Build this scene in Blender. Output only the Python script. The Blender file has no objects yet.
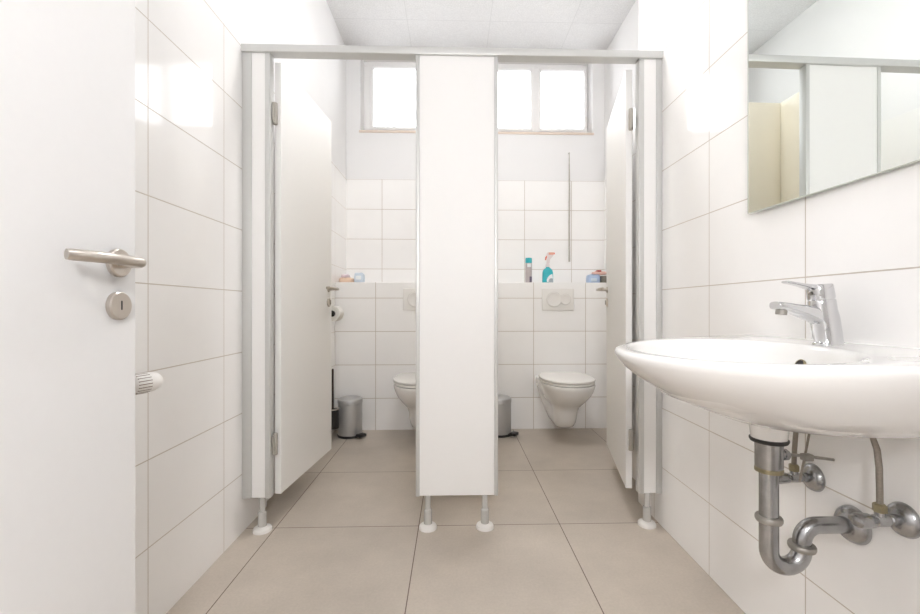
import bpy, bmesh, math
from mathutils import Vector, Matrix
PI = math.pi
C = bpy.context.scene.collection
S = bpy.context.scene

# ------------------------------------------------------------------ camera
CAM_H = 0.923
cd = bpy.data.cameras.new('camera')
cam = bpy.data.objects.new('camera', cd); C.objects.link(cam)
cam.location = (0, 0, CAM_H)
cam.rotation_euler = (PI / 2, 0, math.radians(-1.6))
cd.sensor_width = 36.0
cd.lens = 425.0 / 920.0 * 36.0
cd.shift_x = -4.9 / 920.0
cd.shift_y = 1.0 / 920.0
cd.clip_start = 0.02
S.camera = cam

# ------------------------------------------------------------------ world, lights, exposure
w = bpy.data.worlds.new('world'); S.world = w; w.use_nodes = True
bg = w.node_tree.nodes['Background']
bg.inputs[0].default_value = (0.95, 0.97, 1.0, 1); bg.inputs[1].default_value = 6.5
S.view_settings.view_transform = 'Standard'
S.view_settings.look = 'None'
S.view_settings.gamma = 1.0
S.view_settings.use_curve_mapping = False
S.view_settings.exposure = 0.15
S.cycles.use_denoising = True
S.cycles.max_bounces = 14
S.cycles.diffuse_bounces = 8
S.cycles.glossy_bounces = 6
S.cycles.transparent_max_bounces = 12
S.cycles.sample_clamp_indirect = 6.0
S.cycles.caustics_reflective = False
S.cycles.caustics_refractive = False

def portal(name, loc, rot, sx, sy):
    l = bpy.data.lights.new(name, 'AREA'); l.shape = 'RECTANGLE'; l.size = sx; l.size_y = sy
    l.cycles.is_portal = True
    o = bpy.data.objects.new(name, l); C.objects.link(o); o.location = loc; o.rotation_euler = rot
portal('window_daylight', (0.208, 3.83, 2.74), (-PI / 2, 0, 0), 1.94, 0.62)
WASH_FILL = 8.0          # added unseen fill over the wash area
STALL_FILL = 47.0             # added unseen fill over the cubicles
CORRIDOR_FILL = 97.0          # added frontal fill from the corridor behind the camera

# ------------------------------------------------------------------ materials
def new_mat(name):
    m = bpy.data.materials.new(name); m.use_nodes = True
    nt = m.node_tree
    return m, nt, nt.nodes['Principled BSDF']

def plain(name, col, rough=0.5, metal=0.0, noise=0.0, scale=30.0, coat=0.0, bump=0.0, spec=0.5):
    m, nt, b = new_mat(name)
    b.inputs['Roughness'].default_value = rough
    b.inputs['Metallic'].default_value = metal
    b.inputs['Coat Weight'].default_value = coat
    b.inputs['Coat Roughness'].default_value = 0.05
    b.inputs['Specular IOR Level'].default_value = spec
    tc = nt.nodes.new('ShaderNodeTexCoord')
    n = nt.nodes.new('ShaderNodeTexNoise'); n.inputs['Scale'].default_value = scale
    n.inputs['Detail'].default_value = 4
    nt.links.new(tc.outputs['Object'], n.inputs['Vector'])
    r = nt.nodes.new('ShaderNodeMapRange')
    r.inputs['To Min'].default_value = 1 - noise; r.inputs['To Max'].default_value = 1 + noise
    nt.links.new(n.outputs['Fac'], r.inputs['Value'])
    mx = nt.nodes.new('ShaderNodeMix'); mx.data_type = 'RGBA'; mx.blend_type = 'MULTIPLY'
    mx.inputs['Factor'].default_value = 1.0
    mx.inputs['A'].default_value = (*col, 1)
    nt.links.new(r.outputs['Result'], mx.inputs['B'])
    nt.links.new(mx.outputs['Result'], b.inputs['Base Color'])
    if bump:
        bp = nt.nodes.new('ShaderNodeBump'); bp.inputs['Strength'].default_value = bump
        bp.inputs['Distance'].default_value = 0.002
        nt.links.new(n.outputs['Fac'], bp.inputs['Height'])
        nt.links.new(bp.outputs['Normal'], b.inputs['Normal'])
    return m

def tile(name, axis, off, bw, bh, zoff, col, grout, rough, mortar, noise=0.02, nscale=3.0, bumpd=0.0015, vert='Z', rough_grout=0.7, speck=0.0):
    """rectangular tiles in stack bond; axis = horizontal axis letter, off = position of one vertical joint"""
    m, nt, b = new_mat(name)
    g = nt.nodes.new('ShaderNodeNewGeometry')
    sp = nt.nodes.new('ShaderNodeSeparateXYZ'); nt.links.new(g.outputs['Position'], sp.inputs[0])
    def sub(sock, v):
        a = nt.nodes.new('ShaderNodeMath'); a.operation = 'SUBTRACT'; a.inputs[1].default_value = v
        nt.links.new(sock, a.inputs[0]); return a.outputs[0]
    cb = nt.nodes.new('ShaderNodeCombineXYZ')
    nt.links.new(sub(sp.outputs[axis], off - 40 * bw), cb.inputs[0])
    nt.links.new(sub(sp.outputs[vert], zoff - 40 * bh), cb.inputs[1])
    br = nt.nodes.new('ShaderNodeTexBrick')
    br.offset = 0.0; br.squash = 1.0
    br.inputs['Scale'].default_value = 1.0
    br.inputs['Brick Width'].default_value = bw; br.inputs['Row Height'].default_value = bh
    br.inputs['Mortar Size'].default_value = mortar; br.inputs['Mortar Smooth'].default_value = 0.2
    br.inputs['Color1'].default_value = (1, 1, 1, 1); br.inputs['Color2'].default_value = (0.98, 0.98, 0.98, 1)
    nt.links.new(cb.outputs[0], br.inputs['Vector'])
    n = nt.nodes.new('ShaderNodeTexNoise'); n.inputs['Scale'].default_value = nscale
    n.inputs['Detail'].default_value = 8; n.inputs['Roughness'].default_value = 0.6
    nt.links.new(g.outputs['Position'], n.inputs['Vector'])
    r = nt.nodes.new('ShaderNodeMapRange'); r.inputs['From Min'].default_value = 0.3; r.inputs['From Max'].default_value = 0.7
    r.inputs['To Min'].default_value = 1 - noise; r.inputs['To Max'].default_value = 1 + noise
    nt.links.new(n.outputs['Fac'], r.inputs['Value'])
    mx = nt.nodes.new('ShaderNodeMix'); mx.data_type = 'RGBA'; mx.blend_type = 'MULTIPLY'
    mx.inputs['Factor'].default_value = 1.0; mx.inputs['A'].default_value = (*col, 1)
    nt.links.new(r.outputs['Result'], mx.inputs['B'])
    last = mx.outputs['Result']
    if speck:
        n2 = nt.nodes.new('ShaderNodeTexNoise'); n2.inputs['Scale'].default_value = 120; n2.inputs['Detail'].default_value = 2
        nt.links.new(g.outputs['Position'], n2.inputs['Vector'])
        r2 = nt.nodes.new('ShaderNodeMapRange'); r2.inputs['From Min'].default_value = 0.3; r2.inputs['From Max'].default_value = 0.7
        r2.inputs['To Min'].default_value = 1 - speck; r2.inputs['To Max'].default_value = 1 + speck
        nt.links.new(n2.outputs['Fac'], r2.inputs['Value'])
        m2 = nt.nodes.new('ShaderNodeMix'); m2.data_type = 'RGBA'; m2.blend_type = 'MULTIPLY'; m2.inputs['Factor'].default_value = 1.0
        nt.links.new(last, m2.inputs['A']); nt.links.new(r2.outputs['Result'], m2.inputs['B']); last = m2.outputs['Result']
    m3 = nt.nodes.new('ShaderNodeMix'); m3.data_type = 'RGBA'; m3.blend_type = 'MULTIPLY'; m3.inputs['Factor'].default_value = 1.0
    nt.links.new(last, m3.inputs['A']); nt.links.new(br.outputs['Color'], m3.inputs['B'])
    mg = nt.nodes.new('ShaderNodeMix'); mg.data_type = 'RGBA'
    nt.links.new(br.outputs['Fac'], mg.inputs['Factor'])
    nt.links.new(m3.outputs['Result'], mg.inputs['A']); mg.inputs['B'].default_value = (*grout, 1)
    nt.links.new(mg.outputs['Result'], b.inputs['Base Color'])
    rr = nt.nodes.new('ShaderNodeMapRange'); rr.inputs['To Min'].default_value = rough; rr.inputs['To Max'].default_value = rough_grout
    nt.links.new(br.outputs['Fac'], rr.inputs['Value']); nt.links.new(rr.outputs['Result'], b.inputs['Roughness'])
    bp = nt.nodes.new('ShaderNodeBump'); bp.invert = True; bp.inputs['Strength'].default_value = 0.5; bp.inputs['Distance'].default_value = bumpd
    nt.links.new(br.outputs['Fac'], bp.inputs['Height']); nt.links.new(bp.outputs['Normal'], b.inputs['Normal'])
    return m

WT = (0.915, 0.905, 0.895)
GR = (0.54, 0.48, 0.42)
M = {}
M['tile_left'] = tile('white_wall_tiles_left', 'Y', 1.232, 0.40, 0.2505, -0.01, WT, GR, 0.09, 0.0016)
M['tile_right'] = tile('white_wall_tiles_right', 'Y', 1.04, 0.40, 0.25, 0.0, WT, GR, 0.09, 0.0016)
M['tile_back'] = tile('white_wall_tiles_back', 'X', 0.605, 0.40, 0.25, 0.0, WT, GR, 0.08, 0.0022)
M['tile_box'] = tile('white_boxing_tiles', 'X', 0.615, 0.40, 0.2525, -0.012, WT, GR, 0.08, 0.0022)
M['plaster'] = plain('white_plaster', (0.80, 0.795, 0.795), 0.85, noise=0.015, scale=6, bump=0.05)
M['floor'] = tile('beige_floor_tiles', 'X', -0.145, 0.60, 0.60, 0.005, (0.515, 0.455, 0.39), (0.17, 0.125, 0.10), 0.38, 0.0019, noise=0.12, nscale=2.6, vert='Y', speck=0.04)
M['floor_rear'] = tile('beige_floor_tiles_rear', 'X', -0.145, 0.60, 0.90, 2.405, (0.515, 0.455, 0.39), (0.17, 0.125, 0.10), 0.38, 0.0019, noise=0.12, nscale=2.6, vert='Y', speck=0.04)
M['ceiling'] = tile('mineral_ceiling_tiles', 'X', 0.28, 0.625, 0.625, 2.58, (0.73, 0.73, 0.735), (0.64, 0.64, 0.645), 0.9, 0.0025, noise=0.02, nscale=20, vert='Y', speck=0.07)
M['board'] = plain('white_laminate', (0.815, 0.805, 0.79), 0.48, noise=0.008, scale=40)
M['door'] = plain('white_door_laminate', (0.72, 0.715, 0.712), 0.32, noise=0.012, scale=60)
M['alu'] = plain('satin_aluminium', (0.60, 0.60, 0.585), 0.42, metal=0.35, noise=0.02, scale=50)
M['steel'] = plain('brushed_steel', (0.60, 0.55, 0.50), 0.28, metal=1.0, noise=0.04, scale=80)
M['chrome'] = plain('chrome', (0.66, 0.66, 0.67), 0.08, metal=1.0, noise=0.02)
M['oldchrome'] = plain('worn_chrome', (0.40, 0.40, 0.405), 0.27, metal=1.0, noise=0.3, scale=45)
M['dullmetal'] = plain('dull_grey_metal', (0.34, 0.32, 0.29), 0.45, metal=0.7, noise=0.25, scale=60)
M['hingemetal'] = plain('warm_grey_hinge', (0.40, 0.375, 0.335), 0.45, metal=0.2, noise=0.04)
M['ring'] = plain('pale_grey_ring', (0.66, 0.64, 0.61), 0.4)
M['slot'] = plain('brown_grip_groove', (0.20, 0.15, 0.12), 0.6)
M['brass'] = plain('dull_brass', (0.28, 0.24, 0.15), 0.4, metal=0.8, noise=0.3, scale=120)
M['hose'] = plain('braided_steel_hose', (0.27, 0.235, 0.20), 0.45, metal=0.6, noise=0.3, scale=300, bump=0.5)
M['ceramic'] = plain('white_ceramic', (0.815, 0.805, 0.79), 0.10, noise=0.004, coat=0.4)
M['seatplastic'] = plain('white_seat_plastic', (0.83, 0.815, 0.79), 0.22, noise=0.004)
M['whiteplastic'] = plain('white_plastic', (0.80, 0.78, 0.75), 0.35, noise=0.01)
M['greyplastic'] = plain('grey_plastic', (0.52, 0.51, 0.49), 0.4, noise=0.02)
M['clearplastic'] = plain('light_grey_plastic', (0.50, 0.49, 0.47), 0.25, noise=0.03)
M['black'] = plain('black_plastic', (0.015, 0.015, 0.016), 0.4, noise=0.05)
M['brownblack'] = plain('dark_brown_plastic', (0.035, 0.024, 0.02), 0.4, noise=0.05)
M['rubber'] = plain('black_rubber', (0.02, 0.018, 0.016), 0.6)
M['bin'] = plain('silver_lacquer', (0.52, 0.52, 0.52), 0.36, metal=0.5, noise=0.03, scale=60)
M['beige'] = plain('beige_partition', (0.80, 0.745, 0.63), 0.45, noise=0.02, scale=8)
M['sill'] = plain('beige_stone_sill', (0.74, 0.63, 0.54), 0.5, noise=0.06, scale=60)
M['frame'] = plain('white_window_plastic', (0.88, 0.875, 0.87), 0.35, noise=0.006)
M['teal'] = plain('teal_plastic', (0.03, 0.42, 0.48), 0.3, noise=0.04)
M['cangrey'] = plain('grey_can_print', (0.46, 0.41, 0.41), 0.35, noise=0.12, scale=60)
M['candark'] = plain('dark_violet_print', (0.13, 0.10, 0.15), 0.4, noise=0.1)
M['labelwhite'] = plain('white_label', (0.80, 0.83, 0.84), 0.35, noise=0.02)
M['labelgrey'] = plain('grey_blue_label', (0.35, 0.40, 0.44), 0.35, noise=0.15, scale=50)
M['neck'] = plain('pale_spray_plastic', (0.74, 0.66, 0.66), 0.3, noise=0.02)
M['orange'] = plain('orange_red_plastic', (0.75, 0.16, 0.09), 0.35, noise=0.05)
M['salmon'] = plain('salmon_plastic', (0.80, 0.40, 0.30), 0.35, noise=0.05)
M['bluepack'] = plain('light_blue_foil', (0.40, 0.50, 0.68), 0.35, noise=0.08, scale=25, bump=0.3)
M['palebluepack'] = plain('pale_blue_foil', (0.58, 0.66, 0.74), 0.35, noise=0.06, scale=25, bump=0.3)
M['peach'] = plain('peach_foil', (0.80, 0.60, 0.46), 0.4, noise=0.12, scale=25, bump=0.3)
M['mauve'] = plain('mauve_foil', (0.66, 0.55, 0.60), 0.4, noise=0.1, scale=30)
M['sponge'] = plain('grey_scouring_sponge', (0.20, 0.19, 0.16), 0.9, noise=0.3, scale=200, bump=0.5)
M['redsponge'] = plain('pale_red_cloth', (0.84, 0.55, 0.48), 0.9, noise=0.15, scale=120, bump=0.4)
M['darkred'] = plain('dark_red_cloth', (0.42, 0.07, 0.06), 0.9, noise=0.2, scale=120)
M['paper'] = plain('tissue_paper', (0.80, 0.78, 0.74), 0.9, noise=0.02, scale=90, bump=0.2)
M['card'] = plain('dark_core_plastic', (0.02, 0.018, 0.016), 0.6)
M['cord'] = plain('grey_cord', (0.48, 0.45, 0.40), 0.8, noise=0.35, scale=140, bump=0.5)
M['mirror'] = plain('mirror_glass', (0.90, 0.94, 0.92), 0.0, metal=1.0)
M['mirroredge'] = plain('mirror_edge', (0.55, 0.58, 0.52), 0.3, noise=0.02)

m, nt, b = new_mat('window_glass')
out = nt.nodes['Material Output']
tr = nt.nodes.new('ShaderNodeBsdfTransparent'); gl = nt.nodes.new('ShaderNodeBsdfGlossy'); gl.inputs['Roughness'].default_value = 0.02
fr = nt.nodes.new('ShaderNodeFresnel'); fr.inputs['IOR'].default_value = 1.45
ms = nt.nodes.new('ShaderNodeMixShader')
nt.links.new(fr.outputs[0], ms.inputs[0]); nt.links.new(tr.outputs[0], ms.inputs[1]); nt.links.new(gl.outputs[0], ms.inputs[2])
nt.links.new(ms.outputs[0], out.inputs['Surface'])
M['glass'] = m
for key, st in (('fill_lamp', WASH_FILL), ('fill_lamp_stall', STALL_FILL), ('fill_lamp_corridor', CORRIDOR_FILL)):  # glow of the added fill lights
    m, nt, b = new_mat(key + '_diffuser')
    b.inputs['Emission Color'].default_value = (0.985, 0.98, 0.985, 1); b.inputs['Emission Strength'].default_value = st
    M[key] = m

# ------------------------------------------------------------------ mesh helpers
def box(bm, x0, x1, y0, y1, z0, z1, bev=0.0, seg=2, mi=0):
    t = bmesh.new()
    bmesh.ops.create_cube(t, size=1.0)
    for v in t.verts:
        v.co = Vector(((x0 + x1) / 2 + v.co.x * (x1 - x0), (y0 + y1) / 2 + v.co.y * (y1 - y0), (z0 + z1) / 2 + v.co.z * (z1 - z0)))
    if bev:
        bmesh.ops.bevel(t, geom=list(t.edges), offset=bev, segments=seg, affect='EDGES', profile=0.5)
    join(bm, t, mi)

def join(bm, t, mi=0):
    mp = {v: bm.verts.new(v.co) for v in t.verts}
    for f in t.faces:
        try:
            nf = bm.faces.new([mp[v] for v in f.verts]); nf.material_index = mi
        except ValueError:
            pass
    t.free()

def loft(bm, loops, cap0=True, cap1=True, closed=True, mi=0):
    rows = [[bm.verts.new(p) for p in L] for L in loops]
    n = len(rows[0])
    for a, b_ in zip(rows[:-1], rows[1:]):
        for i in range(n if closed else n - 1):
            j = (i + 1) % n
            f = bm.faces.new((a[i], a[j], b_[j], b_[i])); f.material_index = mi
    if cap0: bm.faces.new(rows[0][::-1]).material_index = mi
    if cap1: bm.faces.new(rows[-1]).material_index = mi

def frame_for(d):
    d = Vector(d).normalized()
    up = Vector((0, 0, 1)) if abs(d.z) < 0.9 else Vector((0, 1, 0))
    a = d.cross(up).normalized(); return a, d.cross(a).normalized()

def lathe(bm, prof, origin, axis=(0, 0, 1), n=32, mi=0, cap0=True, cap1=True):
    """prof: list of (radius, height along axis)"""
    o = Vector(origin); ax = Vector(axis).normalized(); a, b_ = frame_for(ax)
    loops = []
    for r, h in prof:
        r = max(r, 1e-4)
        loops.append([o + ax * h + (a * math.cos(2 * PI * i / n) + b_ * math.sin(2 * PI * i / n)) * r for i in range(n)])
    loft(bm, loops, cap0, cap1, mi=mi)

def tube(bm, pts, rad, n=16, mi=0):
    pts = [Vector(p) for p in pts]
    if not hasattr(rad, '__len__'): rad = [rad] * len(pts)
    loops = []; a = None
    for i, p in enumerate(pts):
        if i == 0: d = pts[1] - p
        elif i == len(pts) - 1: d = p - pts[i - 1]
        else: d = (pts[i + 1] - p).normalized() + (p - pts[i - 1]).normalized()
        d.normalize()
        if a is None: a, _ = frame_for(d)
        a = (a - d * a.dot(d)).normalized(); b_ = d.cross(a)
        loops.append([p + (a * math.cos(2 * PI * k / n) + b_ * math.sin(2 * PI * k / n)) * rad[i] for k in range(n)])
    loft(bm, loops, mi=mi)

def arc(c, u, v, r, a0, a1, n=10):
    c, u, v = Vector(c), Vector(u), Vector(v)
    return [c + u * r * math.cos(a0 + (a1 - a0) * i / n) + v * r * math.sin(a0 + (a1 - a0) * i / n) for i in range(n + 1)]

def torus(bm, c, axis, R, r, n=40, k=8, mi=0):
    a, b_ = frame_for(axis); ax = Vector(axis).normalized(); c = Vector(c)
    loops = []
    for i in range(n + 1):
        t = 2 * PI * i / n; d = a * math.cos(t) + b_ * math.sin(t)
        loops.append([c + d * (R + r * math.cos(2 * PI * j / k)) + ax * r * math.sin(2 * PI * j / k) for j in range(k)])
    loft(bm, loops, False, False, mi=mi)
    bmesh.ops.remove_doubles(bm, verts=bm.verts, dist=1e-6)

def obj(name, bm, mats, parent=None, smooth=35, label=None):
    bmesh.ops.recalc_face_normals(bm, faces=bm.faces)
    if parent is not None and parent.get('_org') is not None:
        o3 = Vector(parent['_org'])
        for v in bm.verts: v.co -= o3
    me = bpy.data.meshes.new(name); bm.to_mesh(me); bm.free()
    for mt in (mats if isinstance(mats, (list, tuple)) else [mats]): me.materials.append(mt)
    if smooth:
        for p in me.polygons: p.use_smooth = True
        me.set_sharp_from_angle(angle=math.radians(smooth))
    o = bpy.data.objects.new(name, me); C.objects.link(o)
    if parent is not None:
        o.parent = parent
        # sub-parts: meshes are all given in the thing's own frame
        if parent.get('_org') is not None: o['_org'] = list(parent['_org'])
    if label: o['label'] = label
    return o

ROOTS = []
def thing(name, label, cat, org=(0, 0, 0), rz=0.0, group=None, local=False):
    """an Empty at the thing's base; parts are modelled in world coordinates (or in local ones when local)"""
    o = bpy.data.objects.new(name, None); C.objects.link(o)
    o.empty_display_size = 0.05
    o.location = org; o.rotation_euler = (0, 0, rz)
    o['_org'] = [0, 0, 0] if local else list(org)
    o['label'] = label; o['category'] = cat
    if group: o['group'] = group
    return o

def tag(o, label, cat, group=None):
    o['label'] = label; o['category'] = cat
    if group: o['group'] = group
    return o

def struct(name, bm, mats, smooth=0):
    o = obj(name, bm, mats, None, smooth); o['kind'] = 'structure'; return o

def copy_tree(o, parent=None):
    c = o.copy(); C.objects.link(c)
    if parent is not None: c.parent = parent
    for ch in [k for k in C.objects if k.parent == o]: copy_tree(ch, c)
    return c

# ------------------------------------------------------------------ room shell
XL, XLR = -0.866, -0.890        # left wall, front part and inside the cubicle
XR, XRR = 0.882, 1.285          # right wall, front part and inside the cubicle
YB, YP = 3.58, 3.23             # back wall, face of the tiled boxing
ZT, ZC = 2.0, 3.09              # tile top, ceiling
YF = -0.07                      # wall the camera looks out of (its doorway)

bm = bmesh.new(); box(bm, -1.1, 1.5, -1.9, 2.41, -0.06, 0.0); box(bm, -1.1, 1.5, 2.41, 3.62, -0.06, 0.0, mi=1); struct('floor', bm, [M['floor'], M['floor_rear']])
bm = bmesh.new(); box(bm, -1.1, 1.5, -1.9, 3.62, ZC, ZC + 0.06); struct('ceiling', bm, M['ceiling'])

def wall_y(name, x, side, y0, y1, mat, yt=None, th=0.12, z0=0.0):
    """wall along Y whose visible face is at x; side = +1 when the wall body lies at larger x"""
    bm = bmesh.new()
    def sl(a, b, za, zb, mi, inset=0.0):
        f = x + side * inset; e = x + side * th
        box(bm, min(f, e), max(f, e), a, b, za, zb, mi=mi)
    sl(y0, y1 if yt is None else yt, z0, ZT, 0)
    sl(y0, y1, ZT, ZC, 1, 0.003)
    return struct(name, bm, [mat, M['plaster']])
wall_y('wall_left', XL, -1, -0.2, 2.0, M['tile_left'], th=0.25)
wall_y('wall_left_rear', XLR, -1, 2.0, YB, M['tile_left'], th=0.22)
wall_y('wall_right', XR, 1, -0.2, 2.0, M['tile_right'], th=0.60)
bm = bmesh.new(); box(bm, XRR, 1.48, 2.0, YB, 0, ZT, mi=0); box(bm, XRR + .003, 1.48, 2.0, YB, ZT, ZC, mi=1)
struct('wall_right_rear', bm, [M['tile_right'], M['plaster']])
bm = bmesh.new(); box(bm, 0.975, XRR, 2.0, 2.55, 0, ZT, 0.002, 1); struct('trim_2', bm, M['tile_right'])

WX0, WX1, WZ0, WZ1 = -0.775, 1.186, 2.41, 3.07
bm = bmesh.new()
box(bm, -1.1, 1.5, YB, YB + 0.24, 0, ZT, mi=0)
box(bm, -1.1, 1.5, YB + .003, YB + 0.24, ZT, WZ0, mi=1)
box(bm, -1.1, WX0, YB + .003, YB + 0.24, WZ0, WZ1, mi=1)
box(bm, WX1, 1.5, YB + .003, YB + 0.24, WZ0, WZ1, mi=1)
box(bm, -1.1, 1.5, YB + .003, YB + 0.24, WZ1, ZC + 0.06, mi=1)
struct('wall_back', bm, [M['tile_back'], M['plaster']])
bm = bmesh.new(); box(bm, XLR, XRR, YP, YB, 0, 1.118, 0.002, 1); struct('trim_1', bm, M['tile_box'])

DX0, DX1 = -0.60, 0.32
bm = bmesh.new()
box(bm, -1.1, DX0, YF - 0.13, YF, 0, ZC); box(bm, DX1, 1.5, YF - 0.13, YF, 0, ZC); box(bm, DX0, DX1, YF - 0.13, YF, 2.04, ZC)
struct('wall_front', bm, M['plaster'])
for nm, a in (('wall_corridor_left', (-1.2, -1.1, -1.9, -0.2)), ('wall_corridor_right', (1.5, 1.6, -1.9, -0.2)), ('wall_corridor_end', (-1.1, 1.5, -2.0, -1.9))):
    bm = bmesh.new(); box(bm, *a, 0, ZC); struct(nm, bm, M['plaster'])

# window: frame with four lights, sill, glass
wf = bmesh.new()
wy0, wy1 = 3.72, 3.78
fx = [WX0 - 0.0, -0.693, -0.305, -0.205, 0.185, 0.283, 0.684, 0.772, 1.157, WX1]
pz0, pz1 = 2.50, 3.015
box(wf, fx[0], fx[-1], wy0, wy1, WZ0 + .001, pz0 - 0.02, 0.004); box(wf, fx[0], fx[-1], wy0, wy1, pz1 + 0.02, WZ1 - .001, 0.004)
for i in range(0, 10, 2): box(wf, fx[i] + (0.02 if i else 0), fx[i + 1] - (0.02 if i < 8 else 0), wy0, wy1, pz0 - 0.02, pz1 + 0.02, 0.004)
win = struct('window_1', wf, M['frame'], 30)
win['label'] = 'high strip window with four white framed panes above the toilets'
for i in range(1, 9, 2):
    sb = bmesh.new(); x0, x1 = fx[i], fx[i + 1]
    for a in ((x0 - .024, x0, pz0 - .024, pz1 + .024), (x1, x1 + .024, pz0 - .024, pz1 + .024), (x0, x1, pz0 - .024, pz0), (x0, x1, pz1, pz1 + .024)):
        box(sb, a[0], a[1], wy0 - 0.012, wy1 - 0.02, a[2], a[3], 0.003)
    s_ = obj('sash', sb, M['frame'], win, 30)
    g = bmesh.new(); box(g, x0, x1, 3.742, 3.748, pz0, pz1); obj('pane', g, M['glass'], s_, 0)
hb = bmesh.new(); box(hb, 1.158, 1.180, 3.695, 3.708, 2.56, 2.60, 0.003); box(hb, 1.163, 1.175, 3.685, 3.697, 2.50, 2.585, 0.004)
obj('window_handle', hb, M['whiteplastic'], win, 30)
sb = bmesh.new(); box(sb, WX0 - 0.012, WX1 + 0.012, 3.575, 3.72, 2.393, 2.412, 0.004); o = obj('window_sill', sb, M['sill'], win, 30, 'beige window sill')

# ------------------------------------------------------------------ entrance door (open against the left)
dm = bmesh.new(); box(dm, -0.660, -0.620, -0.06, 0.849, 0.008, 2.0, 0.002, 1)
door = struct('door_1', dm, M['door'], 30)
door['label'] = 'white entrance door standing open on the left with steel lever'
HX, HY, HZ = -0.620, 0.802, 1.006
bm = bmesh.new(); lathe(bm, [(0.026, 0), (0.026, 0.007), (0.024, 0.009), (0.0, 0.009)], (HX, HY, HZ), (1, 0, 0), 40)
ro = obj('rosette', bm, M['steel'], door)
bm = bmesh.new()
path = [(HX + .005, HY, HZ), (HX + .034, HY, HZ)] + [tuple(p) for p in arc((HX + .034, HY - .016, HZ), (0, 1, 0), (1, 0, 0), .016, 0, PI / 2, 8)][1:] \
       + [(HX + .050, HY - .05, HZ), (HX + .048, HY - .08, HZ), (HX + .041, HY - .105, HZ), (HX + .030, HY - .125, HZ + .0), (HX + .026, HY - .132, HZ)]
tube(bm, path, [0.0095] * (len(path) - 1) + [0.0085], 20)
obj('lever', bm, M['steel'], door, 50)
KZ = 0.927
bm = bmesh.new(); lathe(bm, [(0.026, 0), (0.026, 0.007), (0.024, 0.009), (0.0, 0.009)], (HX, HY, KZ), (1, 0, 0), 40)
es = obj('keyhole_rosette', bm, M['steel'], door)
bm = bmesh.new(); box(bm, HX, HX + .0096, HY - .0032, HY + .0032, KZ - .009, KZ + .011, .003, 3); obj('keyhole', bm, M['black'], es, 0)
for hz in (0.25, 1.75):
    bm = bmesh.new(); lathe(bm, [(0.009, 0), (0.009, 0.09)], (-0.668, -0.062, hz), (0, 0, 1), 14); obj('hinge', bm, M['steel'], door)

# ------------------------------------------------------------------ radiator behind the door, its valve head peeks out
rad = thing('radiator', 'radiator behind the open entrance door, its ribbed white valve head showing past the door edge', 'radiator', (-0.80, 0.35, 0.3))
bm = bmesh.new()
box(bm, -0.805, -0.795, 0.06, 0.70, 0.32, 0.82, 0.004); box(bm, -0.745, -0.735, 0.06, 0.70, 0.32, 0.82, 0.004)
for k in range(20): box(bm, -0.795, -0.745, 0.075 + k * .032, 0.077 + k * .032, 0.33, 0.81)
obj('panel', bm, M['whiteplastic'], rad)
for hy in (0.15, 0.6):
    bm = bmesh.new(); box(bm, XL, -0.80, hy, hy + .03, 0.6, 0.75); obj('bracket', bm, M['whiteplastic'], rad)
VX, VY, VZ = -0.715, 0.935, 0.752
bm = bmesh.new(); tube(bm, [(-0.770, 0.69, VZ), (-0.765, 0.74, VZ), (VX, 0.82, VZ), (VX, 0.935, VZ)], 0.012); obj('valve', bm, M['oldchrome'], rad)
bm = bmesh.new()
ax = Vector((0.30, 0.95, 0)).normalized()
lathe(bm, [(0.016, -0.01), (0.022, 0.0), (0.0235, 0.004), (0.0235, 0.034), (0.0225, 0.046), (0.0185, 0.058), (0.011, 0.066), (0, 0.069)], (VX, VY + .03, VZ), ax, 40)
th = obj('thermostat_head', bm, M['whiteplastic'], rad)
bm = bmesh.new(); a_, b2 = frame_for(ax)
for k in range(20):
    d = a_ * math.cos(2 * PI * k / 20) + b2 * math.sin(2 * PI * k / 20); base = Vector((VX, VY + .03, VZ)) + d * 0.0230
    tube(bm, [base + ax * 0.001, base + ax * 0.031], 0.0011, 6)
obj('grip_grooves', bm, M['slot'], th)

# ------------------------------------------------------------------ cubicle front
YPAN = 1.785
PZ0, PZ1 = 0.142, 1.973
rail = bmesh.new()
box(rail, XL, XR, YPAN - 0.026, YPAN + 0.026, 1.973, 2.003, 0.002)
tag(obj('head_rail', rail, M['alu'], None, 30), 'long aluminium head rail running across the top of the toilet cubicles', 'rail')

def foot(parent, x):
    bm = bmesh.new()
    lathe(bm, [(0.0115, 0.07), (0.0115, PZ0 + .003)], (x, YPAN, 0), n=20)
    lathe(bm, [(0.017, 0.016), (0.0165, 0.078), (0.012, 0.082)], (x, YPAN, 0), n=24)
    f = obj('foot', bm, M['clearplastic'], parent)
    bm = bmesh.new(); lathe(bm, [(0.037, 0), (0.037, 0.008), (0.034, 0.014), (0.024, 0.019), (0.017, 0.021)], (x, YPAN, 0), n=36)
    obj('foot_plate', bm, M['whiteplastic'], f)

def front_panel(label, x0, x1, profiles, feet, wallprof=None):
    t = thing('partition_panel', label, 'partition', ((x0 + x1) / 2, YPAN, 0), group='fixed front panels of the toilet cubicles')
    bm = bmesh.new(); box(bm, x0, x1, YPAN - 0.014, YPAN + 0.014, PZ0, PZ1, 0.001, 1); obj('board', bm, M['board'], t, 30)
    for p0, p1, back in profiles:
        bm = bmesh.new(); box(bm, p0, p1, YPAN - 0.017, YPAN + back, PZ0 - .002, PZ1, 0.002); obj('edge_profile', bm, M['alu'], t, 30, 'grey aluminium edge profile')
    for fx_ in feet: foot(t, fx_)
    return t
front_panel('narrow white cubicle panel against the left tiled wall', -0.827, -0.773, [(XL, -0.827, 0.02), (-0.773, -0.751, 0.02)], [-0.79])
front_panel('wide white panel standing between the two cubicle doorways on two feet', -0.139, 0.172, [(-0.155, -0.139, 0.02), (0.172, 0.188, 0.02)], [-0.105, 0.134])
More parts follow.
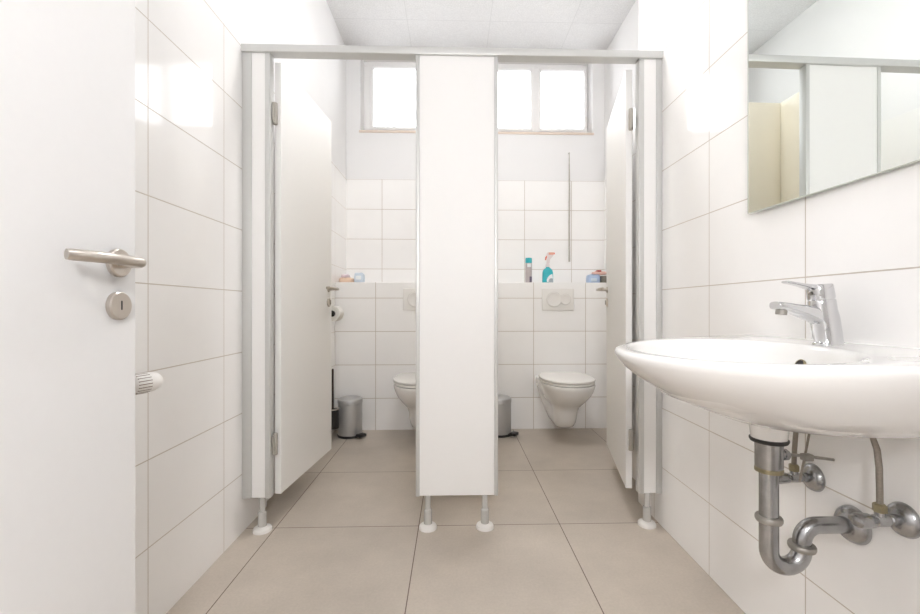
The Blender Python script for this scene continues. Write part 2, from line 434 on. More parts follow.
front_panel('narrow white cubicle panel against the right wall beside the washbasin', 0.805, 0.857, [(0.783, 0.805, 0.02), (0.857, XR, 0.02)], [0.824])

# dividing wall between the cubicles
dv = thing('dividing_partition', 'beige partition dividing the two toilet cubicles behind the wide white panel', 'partition', (0.02, 2.5, 0))
bm = bmesh.new(); box(bm, 0.006, 0.036, YPAN + .021, 2.09, 0.142, 1.965, 0.002); obj('board', bm, M['beige'], dv, 30)
bm = bmesh.new(); box(bm, 0.0, 0.20, 2.09, YP, 0.0, 1.965, 0.003); obj('core_wall', bm, M['beige'], dv, 30)

# cubicle doors, hinged on their outer side and swung inwards
def stall_door(label, hinge, tip, th_side, hand):
    """board runs along local +x from the hinge; local y=0 is the visible face, the board lies on th_side"""
    d = Vector(tip) - Vector(hinge); L = d.length; rz = math.atan2(d.y, d.x)
    t = thing('cubicle_door', label, 'door', (hinge[0], hinge[1], 0), rz, local=True, group='cubicle doors swung inwards')
    s = th_side; T = 0.027
    bm = bmesh.new(); box(bm, 0, L, min(0, s * T), max(0, s * T), 0.142, 1.955, 0.0015, 1); obj('board', bm, M['board'], t, 30)
    for z in (0.355, 1.735):
        bm = bmesh.new()
        lathe(bm, [(0.009, -0.045), (0.010, -0.043), (0.010, -.002), (.0085, 0), (0.010, .002), (0.010, 0.043), (0.009, 0.045)], (-0.010, s * T * 0.75, z), n=18)
        box(bm, -0.010, 0.004, s * T * .75 - .004, s * T * .75 + .004, z - .04, z + .04)
        box(bm, -0.028, -0.010, s * T * .75 - .004, s * T * .75 + .004, z - .04, z + .04)
        obj('hinge', bm, M['hingemetal'], t, 30)
    hx, hz = L - 0.045, 1.026
    for q in (-1, 1):                               # a lever on either face
        f0 = 0 if q == -s else s * T
        bm = bmesh.new(); lathe(bm, [(0.017, 0), (0.017, .005), (.015, .007), (0, .007)], (hx, f0, hz), (0, q, 0), 28)
        rs = obj('rosette', bm, M['steel'], t)
        bm = bmesh.new(); tube(bm, [(hx, f0, hz), (hx, f0 + q * .045, hz), (hx - .004, f0 + q * .053, hz), (hx - .014, f0 + q * .057, hz), (hx - .10, f0 + q * .055, hz), (hx - .125, f0 + q * .040, hz)], .008, 14)
        obj('lever', bm, M['steel'], t, 50)
        bm = bmesh.new(); lathe(bm, [(0.024, 0), (0.024, .006), (.022, .008), (0, .008)], (hx, f0, hz - .072), (0, q, 0), 28)
        rs2 = obj('lock_rosette', bm, M['steel'], t)
        bm = bmesh.new(); box(bm, hx - .003, hx + .003, min(f0 + q * .004, f0 + q * .014), max(f0 + q * .004, f0 + q * .014), hz - .084, hz - .060, .001); obj('lock_slot', bm, M['dullmetal'], rs2)
    return t
stall_door('white door of the left cubicle, open inwards towards the toilet roll', (-0.722, 1.806), (-0.673, 2.375), 1, 1)
stall_door('white door of the right cubicle, open inwards behind the washbasin', (0.748, 1.823), (0.882, 2.42), -1, -1)

# ------------------------------------------------------------------ washbasin
SY = 0.91
basin = thing('washbasin', 'white ceramic washbasin on the right tiled wall below the mirror', 'sink', (XR, SY, 0.66))
N = 96
A_, XC, BF, BB = 0.33, 0.80, 0.428, 0.082
def spow(v, e): return math.copysign(abs(v) ** e, v)
def outer(t):
    c, s = math.cos(t), math.sin(t)
    if c >= 0: return XC - BF * spow(c, 2 / 2.15), SY + A_ * spow(s, 2 / 2.15)
    return XC + BB * spow(-c, 2 / 7.0), SY + A_ * spow(s, 2 / 7.0) 
def rimz(x): return 0.846 - (XR - x) * 0.035
def oloop(s, dz, flat=None):
    L = []
    for i in range(N):
        x, y = outer(2 * PI * i / N)
        x2 = XR - (XR - x) * s; y2 = SY + (y - SY) * (s if s >= 0.9 else s ** 0.9)
        L.append((min(x2, XR), y2, (rimz(x) if flat is None else flat + (rimz(x) - flat) * 0.5) + dz))
    return L
IXC, IA, IB = 0.592, 0.243, 0.178
def iloop(s, dz):
    L = []
    for i in range(N):
        t = 2 * PI * i / N; c, sn = math.cos(t), math.sin(t)
        cx = IXC + (0.69 - IXC) * max(0.0, 1 - s) ** 1.2
        L.append((cx - IB * s * spow(c, 2 / 2.1), SY + IA * s * spow(sn, 2 / 2.1), rimz(IXC - IB * c) + dz))
    return L
loops = [oloop(.20, -.168, .846), oloop(.33, -.166, .846), oloop(.45, -.158, .846), oloop(.58, -.141), oloop(.71, -.116), oloop(.82, -.089), oloop(.905, -.063), oloop(.962, -.040),
         oloop(.990, -.022), oloop(1.0, -.012), oloop(.998, -.006), oloop(.990, -.0015), oloop(.978, 0.0),
         iloop(1.07, -.0002), iloop(1.04, -.0015), iloop(1.015, -.005), iloop(.995, -.012), iloop(.978, -.022), iloop(.95, -.042), iloop(.89, -.072), iloop(.76, -.100), iloop(.56, -.117), iloop(.30, -.126), iloop(.10, -.129)]
bm = bmesh.new(); loft(bm, loops); obj('basin', bm, M['ceramic'], basin, 60)
bm = bmesh.new(); ho = (0.7585, 0.909, 0.799); hd = (-1, 0, 0.45)
lathe(bm, [(0.0125, -.004), (0.0125, .0015), (0.0105, .002)], ho, hd, 24, cap1=False); ov = obj('overflow_ring', bm, M['brass'], basin)
bm = bmesh.new(); lathe(bm, [(0.0104, -.006), (0.0104, .0012), (0, .0012)], ho, hd, 20); obj('overflow_hole', bm, M['rubber'], ov)
DXX = 0.69
bm = bmesh.new(); lathe(bm, [(0.030, -.01), (0.030, .001), (0.026, .003), (0.024, -.002), (0, -.002)], (DXX, SY, rimz(.69) - .127), n=28); obj('plug', bm, M['chrome'], basin)
bm = bmesh.new(); lathe(bm, [(0.034, .0), (0.036, .02), (0.041, .04), (0.046, .05)], (DXX, SY, 0.640), n=36); obj('drain_collar', bm, M['ceramic'], basin)

# faucet
fc = thing('faucet', 'chrome single lever faucet on the back of the washbasin', 'faucet', (0.823, SY, 0.851))
FX = 0.822; Z0 = 0.8505; ZB = 0.842
def ell(cx, cy, z, rx, ry, n=32, tilt=0.0, p=2.3):
    return [(cx + rx * spow(math.cos(2 * PI * i / n), 2 / p), cy + ry * spow(math.sin(2 * PI * i / n), 2 / p), z + tilt * rx * math.cos(2 * PI * i / n)) for i in range(n)]
bm = bmesh.new()
loft(bm, [ell(FX, SY, ZB, .0285, .024), ell(FX + .001, SY, ZB + .004, .0285, .024), ell(FX + .001, SY, ZB + .006, .0265, .0235), ell(FX - .004, SY, Z0 + .03, .0268, .0235), ell(FX - .008, SY, Z0 + .055, .0268, .0232), ell(FX - .011, SY, Z0 + .070, .025, .0225), ell(FX - .014, SY, Z0 + .088, .0245, .0225, tilt=.15), ell(FX - .0145, SY, Z0 + .091, .023, .021, tilt=.15)])
obj('body', bm, M['chrome'], fc)
def sec(x, zc, hz, hy, n=20, p=3.0):
    return [(x, SY + hy * spow(math.cos(2 * PI * i / n), 2 / p), zc + hz * spow(math.sin(2 * PI * i / n), 2 / p)) for i in range(n)]
bm = bmesh.new()
loft(bm, [sec(.818, .902, .020, .018), sec(.798, .905, .021, .018), sec(.778, .9115, .017, .0175), sec(.750, .9195, .0125, .017), sec(.720, .9265, .0095, .0165), sec(.704, .9285, .0085, .0162), sec(.7025, .9285, .0075, .0152)])
obj('spout', bm, M['chrome'], fc, 50)
bm = bmesh.new(); lathe(bm, [(0.0105, 0), (0.011, .002), (0.011, .014)], (.717, SY, .9085), (0.12, 0, 1), 24); obj('aerator', bm, M['dullmetal'], fc)
bm = bmesh.new()
loft(bm, [ell(FX - .0145, SY, Z0 + .092, .0235, .0215, tilt=.15), ell(FX - .015, SY, Z0 + .095, .0245, .0225, tilt=.15), ell(FX - .0175, SY, Z0 + .112, .0240, .022, tilt=.12), ell(FX - .0185, SY, Z0 + .122, .0235, .0215, tilt=.08), ell(FX - .0185, SY, Z0 + .1245, .021, .019, tilt=.08)])
hl = obj('handle', bm, M['chrome'], fc, 45)
bm = bmesh.new()
loft(bm, [sec(.795, .966, .0085, .016), sec(.783, .9685, .0065, .0155), sec(.765, .9725, .0042, .0145), sec(.745, .9765, .0032, .0135), sec(.730, .979, .0030, .012), sec(.725, .980, .002, .009)])
obj('lever', bm, M['chrome'], hl, 50)
bm = bmesh.new(); lathe(bm, [(0.004, 0), (0.004, .0015), (0, .0015)], (FX - .043, SY - .004, Z0 + .103), (-1, 0, 0), 14); obj('marker', bm, M['dullmetal'], hl)

# trap under the basin
tp = thing('drain_trap', 'worn chrome drain trap hanging below the washbasin and running into the wall', 'drain pipe', (DXX, SY, 0.39))
bm = bmesh.new(); lathe(bm, [(0.035, 0), (0.037, .004), (0.037, .007), (0.034, .0085)], (DXX, SY, 0.6315), n=36); obj('gasket', bm, M['rubber'], tp)
bm = bmesh.new(); lathe(bm, [(0.0255, 0.0), (0.0265, .003), (0.0265, .048), (0.029, .056)], (DXX, SY, 0.5755), n=32); obj('drain_cup', bm, M['oldchrome'], tp)
bm = bmesh.new(); lathe(bm, [(0.0225, 0.0), (0.027, .002), (0.027, .009), (0.0245, .012)], (DXX, SY, 0.5645), n=32); obj('nut', bm, M['brass'], tp)
UR = 0.037; UZ = 0.396; R_ = 0.0185
XU = DXX + 2 * UR
pts = [(DXX, SY, 0.57), (DXX, SY, 0.48), (DXX, SY, UZ)] + arc((DXX + UR, SY, UZ), (-1, 0, 0), (0, 0, -1), UR, 0, PI, 18)[1:] + [(XU, SY, 0.405)]
bm = bmesh.new(); tube(bm, pts, R_, 24); obj('bend', bm, M['oldchrome'], tp, 60)
bm = bmesh.new(); EZ = 0.447
pts = [(XU, SY, 0.398)] + arc((XU + .034, SY, EZ - .034), (-1, 0, 0), (0, 0, 1), .034, 0, PI / 2, 10) + [(XR + .02, SY, EZ)]
tube(bm, pts, 0.0172, 24); obj('outlet_pipe', bm, M['oldchrome'], tp, 60)
for (x, z) in ((DXX, 0.463), (XU, 0.401)):
    bm = bmesh.new(); lathe(bm, [(0.0205, -.007), (0.0245, -.006), (0.0262, -.002), (0.0262, .003), (0.0245, .006), (0.0205, .007)], (x, SY, z), n=32); obj('nut', bm, M['dullmetal'], tp)
bm = bmesh.new(); lathe(bm, [(0.040, 0), (0.040, .004), (0.037, .012), (0.030, .020), (0.022, .024), (0.0185, .0245)], (XR, SY, EZ), (-1, 0, 0), 40); fl = obj('wall_flange', bm, M['oldchrome'], tp)
bm = bmesh.new(); tube(bm, [(DXX + .022, SY, .603), (DXX + .044, SY + .006, .600)], .0105, 16); lathe(bm, [(.0125, 0), (.0125, .01)], (DXX + .032, SY + .003, .6015), (1, .2, -.1), 8); obj('rod_socket', bm, M['oldchrome'], tp)
bm = bmesh.new(); tube(bm, [(DXX + .04, SY + .006, .601), (.785, SY + .02, .592), (.862, SY + .03, .579)], .0032, 10); obj('lift_rod', bm, M['dullmetal'], tp)
bm = bmesh.new(); box(bm, .785, .806, SY + .016, SY + .032, .580, .595, .002); obj('rod_clamp', bm, M['dullmetal'], tp)
bm = bmesh.new(); tube(bm, [(.812, SY + .035, .645), (.800, SY + .035, .585), (.788, SY + .035, .528)], .0025, 10); obj('pull_rod', bm, M['hose'], tp)

# angle valves with hoses
def angle_valve(label, y, hose, slab):
    z = 0.509
    t = thing('angle_valve', label, 'valve', (XR, y, z), group='angle valves under the washbasin')
    bm = bmesh.new(); lathe(bm, [(0.033, 0), (0.033, .002), (0.030, .009), (0.022, .015), (0.012, .018)], (XR, y, z), (-1, 0, 0), 36); obj('wall_flange', bm, M['oldchrome'], t)
    bm = bmesh.new()
    lathe(bm, [(0.011, 0.0), (0.011, .03), (0.009, .032), (0.009, .036), (0.0115, .038), (0.0115, .060), (0.008, .062), (0.008, .070)], (XR, y, z), (-1, 0, 0), 20)
    lathe(bm, [(0.0085, 0), (0.0085, .022)], (XR - .050, y, z), (0, 0, 1), 16)
    obj('body', bm, M['oldchrome'], t)
    bm = bmesh.new(); lathe(bm, [(0.0115, 0), (0.0115, .013), (.008, .016)], (XR - .050, y, z + .017), (0, 0, 1), 6); obj('nut', bm, M['brass'], t, 20)
    bm = bmesh.new()
    L = []
    for d, ry, rz_ in ((.066, .011, .008), (.070, .017, .012), (.090, .019, .0135), (.098, .017, .012), (.101, .010, .007)):
        L.append([(XR - d, y + ry * math.cos(2 * PI * i / 24), z + rz_ * math.sin(2 * PI * i / 24)) for i in range(24)])
    loft(bm, L); obj('knob', bm, M['oldchrome'], t, 50)
    bm = bmesh.new(); tube(bm, hose, .0055, 14); obj('hose', bm, M['hose'], t, 60)
    return t
angle_valve('chrome angle valve on the wall left of the trap, behind the lift rod', 1.015, [(XR - .050, 1.015, .536), (XR - .050, 1.013, .58), (XR - .0501, 1.008, .63), (XR - .0502, 1.002, .655)], 0)
angle_valve('chrome angle valve on the wall at the right edge, below the curved hose', 0.806, [(XR - .050, .806, .536), (XR - .0502, .806, .57), (XR - .0501, .807, .61), (XR - .0503, .811, .645), (XR - .0508, .822, .672), (XR - .070, .830, .677)], 0)

# ------------------------------------------------------------------ mirror
ma = math.radians(0.85)
mr = thing('mirror', 'frameless wall mirror with a polished edge above the washbasin', 'mirror', (0.870, 0.94, 1.20), ma, local=True)
bm = bmesh.new(); box(bm, -0.0035, 0.0, -0.27, 0.278, 0.0, 0.80); obj('glass', bm, M['mirror'], mr, 0)
bm = bmesh.new(); box(bm, 0.0, 0.005, -0.27, 0.278, 0.0, 0.80)
for a in ((-.27, .278, -.0015, 0.0), (-.27, .278, .80, .8015)): box(bm, -.0035, .005, a[0], a[1], a[2], a[3])
box(bm, -.0036, .005, .278, .2815, -.0015, .8015); obj('backing', bm, M['mirroredge'], mr, 0)
for yy in (-.2, .2):
    bm = bmesh.new(); box(bm, .005, .008, yy - .02, yy + .02, .1, .7); obj('mounting_strip', bm, M['greyplastic'], mr, 0)

# ------------------------------------------------------------------ toilets
def wc_outline(F, w_, wb, n=40):
    """half-plan from the wall (y=0) to the front (y=-F), left to right"""
    c = max(F - w_ * 1.35, F * 0.25); r = F - c
    pts = []
    for k in range(6): pts.append((-(wb + (w_ - wb) * math.sin(PI / 2 * k / 6)), -c * k / 6))
    for k in range(n + 1):
        a = PI * k / n; pts.append((-w_ * spow(math.cos(a), 0.92), -c - r * spow(math.sin(a), 0.92)))
    for k in range(5, -1, -1): pts.append(((wb + (w_ - wb) * math.sin(PI / 2 * k / 6)), -c * k / 6))
    return pts
def toilet(label, x):
    t = thing('toilet', label, 'toilet', (x, YP, 0.08), group='wall hung toilets')
    bm = bmesh.new(); L = []
    for z, F, w_, wb in ((.066, .20, .040, .035), (.072, .245, .056, .055), (.090, .285, .069, .066), (.120, .312, .078, .080), (.160, .328, .082, .098), (.200, .338, .086, .114), (.232, .356, .096, .126),
                         (.258, .392, .116, .136), (.290, .438, .140, .145), (.325, .480, .160, .154), (.360, .508, .173, .161), (.385, .519, .180, .165), (.400, .522, .182, .167), (.407, .519, .179, .165)):
        L.append([(x + a, YP + b_, z) for a, b_ in wc_outline(F, w_, wb)])
    loft(bm, L); obj('bowl', bm, M['ceramic'], t, 60)
    def slab(F, w_, back, z0, z1, dome, r=.006):
        o_ = []
        for a, b_ in wc_outline(F, w_, w_ * .62): o_.append((a, min(b_, -back)))
        def lp(s, z): 
            cy = -(F + back) / 2
            return [(x + a * s, YP + cy + (b_ - cy) * s, z) for a, b_ in o_]
        bm = bmesh.new(); loft(bm, [lp(.975, z0), lp(.995, z0 + .002), lp(1, z0 + r), lp(1, z1 - r), lp(.99, z1 - .002), lp(.965, z1), lp(.8, z1 + dome * .5), lp(.5, z1 + dome * .85), lp(.15, z1 + dome)])
        return bm
    obj('seat', slab(.512, .184, .075, .4095, .4250, 0), M['seatplastic'], t, 60)
    obj('lid', slab(.516, .187, .065, .4285, .4450, .010), M['seatplastic'], t, 60)
    for s in (-1, 1):
        bm = bmesh.new(); lathe(bm, [(.011, 0), (.011, .05)], (x + s * .075 - .025, YP - .052, .424), (1, 0, 0), 16); lathe(bm, [(.012, 0), (.012, .02)], (x + s * .075, YP - .052, .406), n=16); obj('hinge', bm, M['seatplastic'], t)
    for s in (-1, 1):
        bm = bmesh.new(); lathe(bm, [(.012, 0), (.012, .003), (.009, .005), (0, .005)], (x + s * .1625, YP - .055, .35), (s, 0, 0), 18); obj('bolt_cap', bm, M['whiteplastic'], t)
    return t
toilet('white wall hung toilet in the right cubicle, seen whole', 0.795)
toilet('white wall hung toilet in the left cubicle, half hidden by the wide panel', -0.225)

def flush_plate(label, x):
    t = thing('flush_plate', label, 'flush plate', (x, YP, 0.905), group='flush plates above the toilets')
    bm = bmesh.new(); box(bm, x - .122, x + .122, YP - .012, YP, .905, 1.071, .005, 3); obj('plate', bm, M['whiteplastic'], t, 40)
    for dx, R in ((-.030, .056), (.056, .040)):
        bm = bmesh.new(); lathe(bm, [(R, 0), (R, .003), (R - .004, .005), (R - .006, .004), (0, .0045)], (x + dx, YP - .012, .988), (0, -1, 0), 40); b_ = obj('button', bm, M['whiteplastic'], t)
        bm = bmesh.new(); torus(bm, (x + dx, YP - .0125, .988), (0, 1, 0), R + .002, .0018); obj('button_ring', bm, M['ring'], b_)
flush_plate('white flush plate with two round buttons above the right toilet', 0.80)
flush_plate('white flush plate half hidden by the wide panel, above the left toilet', -0.255)

# ------------------------------------------------------------------ pedal bins
def pedal_bin(label, x, y, rz):
    t = thing('pedal_bin', label, 'trash bin', (x, y, 0), rz, local=True, group='grey pedal bins')
    bm = bmesh.new(); lathe(bm, [(.088, 0), (.089, .004), (.089, .014), (.086, .017)], (0, 0, 0), n=48); obj('base_ring', bm, M['black'], t)
    bm = bmesh.new(); lathe(bm, [(.084, .012), (.086, .016), (.086, .236), (.0845, .238)], (0, 0, 0), n=48); obj('body', bm, M['bin'], t)
    bm = bmesh.new(); lathe(bm, [(.086, .239), (.0885, .240), (.0885, .262), (.0865, .268), (.075, .275), (.050, .281), (.02, .2835), (0, .284)], (0, 0, 0), n=48); obj('lid', bm, M['bin'], t)
    bm = bmesh.new(); box(bm, -.018, .018, -.108, -.080, .008, .022, .003); box(bm, -.030, .030, -.145, -.098, .012, .034, .006); obj('pedal', bm, M['black'], t)
    bm = bmesh.new(); box(bm, -.022, .022, .084, .100, .225, .262, .004); obj('lid_hinge', bm, M['black'], t)
    return t
pedal_bin('silver grey pedal bin in the left cubicle beside the toilet brush', -0.745, 3.10, math.radians(52))
pedal_bin('silver grey pedal bin in the right cubicle, partly behind the wide panel', 0.338, 3.10, math.radians(55))

# ------------------------------------------------------------------ left cubicle: brush, roll
bh = thing('toilet_brush_holder', 'black toilet brush holder fixed to the left cubicle wall behind the bin', 'brush holder', (-0.835, 2.98, 0.085))
bx, by = -0.836, 2.98
bm = bmesh.new(); lathe(bm, [(.030, .085), (.040, .088), (.040, .215), (.038, .217), (.0365, .215), (.0365, .10), (0, .098)], (bx, by, 0), n=32); obj('cup', bm, M['black'], bh)
bm = bmesh.new(); torus(bm, (bx, by, .222), (0, 0, 1), .042, .004); box(bm, XLR, bx - .040, by - .01, by + .01, .212, .232); obj('wall_bracket', bm, M['steel'], bh)
br_ = thing('toilet_brush', 'toilet brush with long dark handle standing in the black holder', 'brush', (bx, by, 0.105))
bm = bmesh.new(); lathe(bm, [(.006, .20), (.0075, .22), (.0075, .49), (.006, .50), (0, .502)], (bx, by, 0), n=16); obj('handle', bm, M['brownblack'], br_)
bm = bmesh.new(); lathe(bm, [(.02, .105), (.031, .115), (.031, .18), (.02, .195), (.006, .20)], (bx, by, 0), n=24); obj('bristles', bm, M['black'], br_)

rx, ry, rz_ = -0.792, 2.86, 0.886
hd_ = thing('toilet_roll_holder', 'dark toilet roll holder on the left cubicle wall beside the door edge', 'roll holder', (XLR, ry, rz_))
bm = bmesh.new(); box(bm, XLR, XLR + .012, ry + .02, ry + .09, rz_ - .025, rz_ + .025, .004); obj('wall_plate', bm, M['dullmetal'], hd_)
bm = bmesh.new(); tube(bm, [(XLR + .01, ry + .062, rz_), (rx - .01, ry + .062, rz_), (rx, ry + .055, rz_), (rx, ry - .058, rz_)], .007, 14); obj('arm', bm, M['dullmetal'], hd_)
bm = bmesh.new(); lathe(bm, [(.0185, 0), (.0185, .006), (.012, .008), (0, .008)], (rx, ry - .052, rz_), (0, -1, 0), 20); obj('end_cap', bm, M['card'], hd_)
tr_ = thing('toilet_roll', 'white toilet paper roll on the dark holder in the left cubicle', 'toilet paper', (rx, ry, rz_ - .05))
bm = bmesh.new()
lp = lambda r, yy: [(rx + r * math.cos(2 * PI * i / 40), yy, rz_ + r * math.sin(2 * PI * i / 40)) for i in range(40)]
loft(bm, [lp(.020, ry - .049), lp(.049, ry - .050), lp(.051, ry - .048), lp(.051, ry + .048), lp(.049, ry + .050), lp(.020, ry + .049)], False, False); obj('paper', bm, M['paper'], tr_, 40)
bm = bmesh.new(); loft(bm, [lp(.0205, ry - .0495), lp(.0205, ry + .0495), lp(.0185, ry + .0495), lp(.0185, ry - .0495), lp(.0205, ry - .0495)], False, False); obj('core', bm, M['card'], tr_, 40)

# ------------------------------------------------------------------ things on the ledge
ZL = 1.118
def pillow_pack(bm, x0, x1, y0, y1, z0, z1, mi=0, bulge=0.5):
    n, L = 32, []
    cx, cy = (x0 + x1) / 2, (y0 + y1) / 2; hx, hy = (x1 - x0) / 2, (y1 - y0) / 2
    for s, z in ((.86, 0), (.95, .06), (1, .25), (1, .6), (.95, .85), (.8, .95), (.5, 1.0), (.15, 1.0)):
        L.append([(cx + hx * s * spow(math.cos(2 * PI * i / n), .45), cy + hy * s * spow(math.sin(2 * PI * i / n), .45), z0 + (z1 - z0) * z * (1 + .10 * math.sin(3.1 * i) * z * bulge)) for i in range(n)])
    loft(bm, L, mi=mi)
t = thing('wipes_pack', 'peach coloured soft pack with a mauve corner on the left end of the ledge', 'packet', (-0.83, 3.36, ZL))
bm = bmesh.new(); pillow_pack(bm, -0.884, -0.778, 3.30, 3.42, ZL, ZL + .042); obj('wrapper', bm, M['peach'], t, 60)
bm = bmesh.new(); pillow_pack(bm, -0.872, -0.812, 3.32, 3.40, ZL + .040, ZL + .068); obj('folded_top', bm, M['mauve'], t, 60)
o = None
t = thing('tissue_pack', 'pale blue soft pack on the left ledge beside the peach pack', 'packet', (-0.73, 3.36, ZL))
bm = bmesh.new(); pillow_pack(bm, -0.770, -0.695, 3.31, 3.40, ZL, ZL + .078); obj('wrapper', bm, M['palebluepack'], t, 60)
bm = bmesh.new(); box(bm, -0.752, -0.712, 3.302, 3.312, ZL + .025, ZL + .055, .002); obj('label_flap', bm, M['labelwhite'], t)

t = thing('spray_can', 'slim grey spray can with a teal cap on the right ledge', 'spray can', (0.606, 3.38, ZL))
c0 = (0.604, 3.38, ZL)
bm = bmesh.new(); lathe(bm, [(.024, 0), (.0265, .003), (.0265, .158), (.024, .163)], c0, n=32); bd = obj('can', bm, M['cangrey'], t)
bm = bmesh.new(); lathe(bm, [(.0265, .163), (.0265, .200), (.024, .204), (0, .2045)], c0, n=32); obj('cap', bm, M['teal'], t)
def patch(c, r, a0, a1, z0, z1, n=10):
    bm = bmesh.new()
    P = lambda a, z, q: (c[0] + q * math.sin(a), c[1] - q * math.cos(a), c[2] + z)
    L = []
    for k in range(n + 1):
        a = a0 + (a1 - a0) * k / n; L.append([P(a, z0, r - .001), P(a, z0, r + .0006), P(a, z1, r + .0006), P(a, z1, r - .001)])
    loft(bm, L); return bm
obj('label', patch(c0, .0265, .1, 1.1, .01, .055), M['candark'], bd)
obj('label_band', patch(c0, .0265, -.6, .6, .130, .158), M['labelwhite'], bd)

t = thing('spray_bottle', 'teal trigger spray bottle with an orange trigger on the right ledge', 'spray bottle', (0.76, 3.38, ZL))
sx, sy = 0.757, 3.38
def bl(hx, hy, z, dx=0.0, n=32): return [(sx + dx + hx * spow(math.cos(2 * PI * i / n), .7), sy + hy * spow(math.sin(2 * PI * i / n), .7), ZL + z) for i in range(n)]
bm = bmesh.new(); loft(bm, [bl(.038, .025, 0), bl(.043, .029, .004), bl(.043, .029, .050), bl(.042, .029, .085), bl(.038, .026, .105), bl(.026, .019, .120), bl(.016, .014, .125), bl(.0145, .0135, .135)])
bd = obj('bottle', bm, M['teal'], t, 60)
def bl_front(pts, th=.0012):
    bm = bmesh.new(); a = [(sx + px, sy - .0292, ZL + pz) for px, pz in pts]; b_ = [(p[0], p[1] + .004, p[2]) for p in a]
    a = [(p[0], p[1] - th, p[2]) for p in a]; loft(bm, [b_, a]); return bm
sw = [(-.012, .012), (-.014, .03), (-.004, .05), (.012, .068), (.030, .074), (.034, .05), (.034, .012)]
obj('label', bl_front(sw), M['labelwhite'], bd, 0)
obj('label_print', bl_front([(.004, .006), (.000, .02), (.008, .036), (.022, .042), (.036, .036), (.037, .006)], .002), M['labelgrey'], bd, 0)
bm = bmesh.new(); lathe(bm, [(.017, .132), (.017, .152), (.012, .156)], (sx, sy, ZL), n=24); obj('collar', bm, M['neck'], t)
bm = bmesh.new()
loft(bm, [[(sx + a + dx, sy + b_, ZL + z) for a, b_ in ((-hx, -.011), (hx, -.011), (hx, .011), (-hx, .011))] for z, hx, dx in ((.154, .011, 0), (.195, .012, .006), (.212, .021, .014), (.230, .029, .019), (.246, .025, .020), (.250, .018, .018))])
bmesh.ops.bevel(bm, geom=list(bm.edges), offset=.002, segments=2, affect='EDGES'); hd2 = obj('spray_head', bm, M['neck'], t, 40)
bm = bmesh.new(); tube(bm, [(sx - .004, sy, ZL + .222), (sx - .014, sy, ZL + .208), (sx - .017, sy, ZL + .188)], [.0055, .006, .005], 12); obj('trigger', bm, M['orange'], hd2)
bm = bmesh.new(); box(bm, sx + .004, sx + .046, sy - .0125, sy + .0125, ZL + .228, ZL + .249, .004); obj('head_cap', bm, M['salmon'], hd2)
bm = bmesh.new(); lathe(bm, [(.008, 0), (.008, .012), (.006, .014)], (sx + .042, sy, ZL + .240), (1, 0, .2), 16); obj('nozzle', bm, M['orange'], hd2)

t = thing('blue_packet', 'light blue soft pack on the right ledge beside the cubicle door', 'packet', (1.12, 3.38, ZL))
bm = bmesh.new(); pillow_pack(bm, 1.074, 1.172, 3.33, 3.43, ZL, ZL + .072); obj('wrapper', bm, M['bluepack'], t, 60)
bm = bmesh.new(); box(bm, 1.09, 1.135, 3.324, 3.334, ZL + .015, ZL + .04, .002); obj('label', bm, M['palebluepack'], t)
bm = bmesh.new(); box(bm, 1.175, 1.245, 3.33, 3.43, ZL, ZL + .060, .006, 3)
tag(obj('scouring_sponge', bm, M['sponge'], None, 40), 'dark grey sponge on the right ledge between blue pack and cubicle door', 'sponge')
t = thing('cleaning_cloth', 'pale red folded cloth lying on top of the blue pack', 'cloth', (1.16, 3.38, ZL + .07))
bm = bmesh.new(); pillow_pack(bm, 1.118, 1.225, 3.335, 3.425, ZL + .072, ZL + .096); obj('cloth', bm, M['redsponge'], t, 60)
bm = bmesh.new(); pillow_pack(bm, 1.145, 1.178, 3.332, 3.40, ZL + .092, ZL + .106); obj('fold', bm, M['darkred'], t, 60)

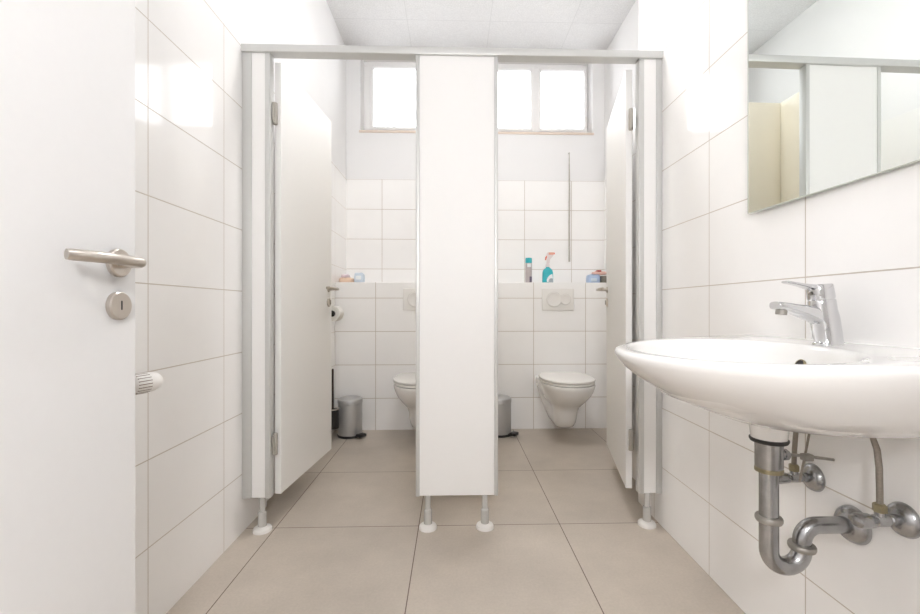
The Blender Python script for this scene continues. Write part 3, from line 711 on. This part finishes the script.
# thin grey cord down the back wall
t = thing('wall_cord', 'thin grey cord hanging down the tiled back wall above the right toilet', 'cord', (0.985, YB, 1.31))
bm = bmesh.new(); tube(bm, [(0.985, YB - .007, 1.315), (0.984, YB - .007, 1.6), (0.986, YB - .007, 1.9), (0.984, YB - .006, 2.12), (0.985, YB - .005, 2.24)], [.008, .007, .007, .005, .003], 10); obj('cord', bm, M['cord'], t, 60)
bm = bmesh.new(); lathe(bm, [(.006, 0), (.006, .004), (.003, .006)], (.985, YB + .003, 2.235), (0, -1, 0), 12); obj('nail', bm, M['dullmetal'], t)

# ------------------------------------------------------------------ added fill lights shaped as room fittings, all out of view
def ceiling_fill_lamp(label, x, y, mat):
    lt = thing('ceiling_fill_lamp', label, 'fill_lamp', (x, y, ZC), group='added round ceiling fill lights')
    bm = bmesh.new(); lathe(bm, [(.20, 0), (.20, .03), (.19, .035)], (x, y, ZC), (0, 0, -1), 40); obj('base', bm, M['whiteplastic'], lt)
    bm = bmesh.new(); lathe(bm, [(.185, .035), (.185, .055), (.16, .075), (.10, .088), (0, .092)], (x, y, ZC), (0, 0, -1), 40); obj('diffuser', bm, M[mat], lt)
def fill_pendant(label, x, y, z, mat):
    lt = thing('pendant_fill_lamp', label, 'fill_lamp', (x, y, ZC), group='added white globe fill lights')
    bm = bmesh.new(); lathe(bm, [(.05, 0), (.05, .02), (.012, .03)], (x, y, ZC), (0, 0, -1), 32); obj('ceiling_rose', bm, M['whiteplastic'], lt)
    bm = bmesh.new(); tube(bm, [(x, y, ZC - .02), (x, y, z + .13)], .006, 12); obj('stem', bm, M['whiteplastic'], lt)
    bm = bmesh.new(); lathe(bm, [(.13 * math.sin(PI * k / 20), -.13 * math.cos(PI * k / 20)) for k in range(21)], (x, y, z), n=40); obj('globe', bm, M[mat], lt)
fill_pendant('added white globe fill light hanging over the wash area', 0.10, 0.58, 2.05, 'fill_lamp')  # added to brighten the wash area, hangs above the view
fill_pendant('added white globe fill light hanging in the corridor outside the door', 0.0, -0.60, 1.50, 'fill_lamp_corridor')  # added behind the camera for even frontal fill through the doorway
ceiling_fill_lamp('added round white ceiling fill light above the middle of the two cubicles', 0.2, 2.1, 'fill_lamp_stall')  # added to brighten the cubicles and their back wall

for o in C.objects:
    if '_org' in o: del o['_org']
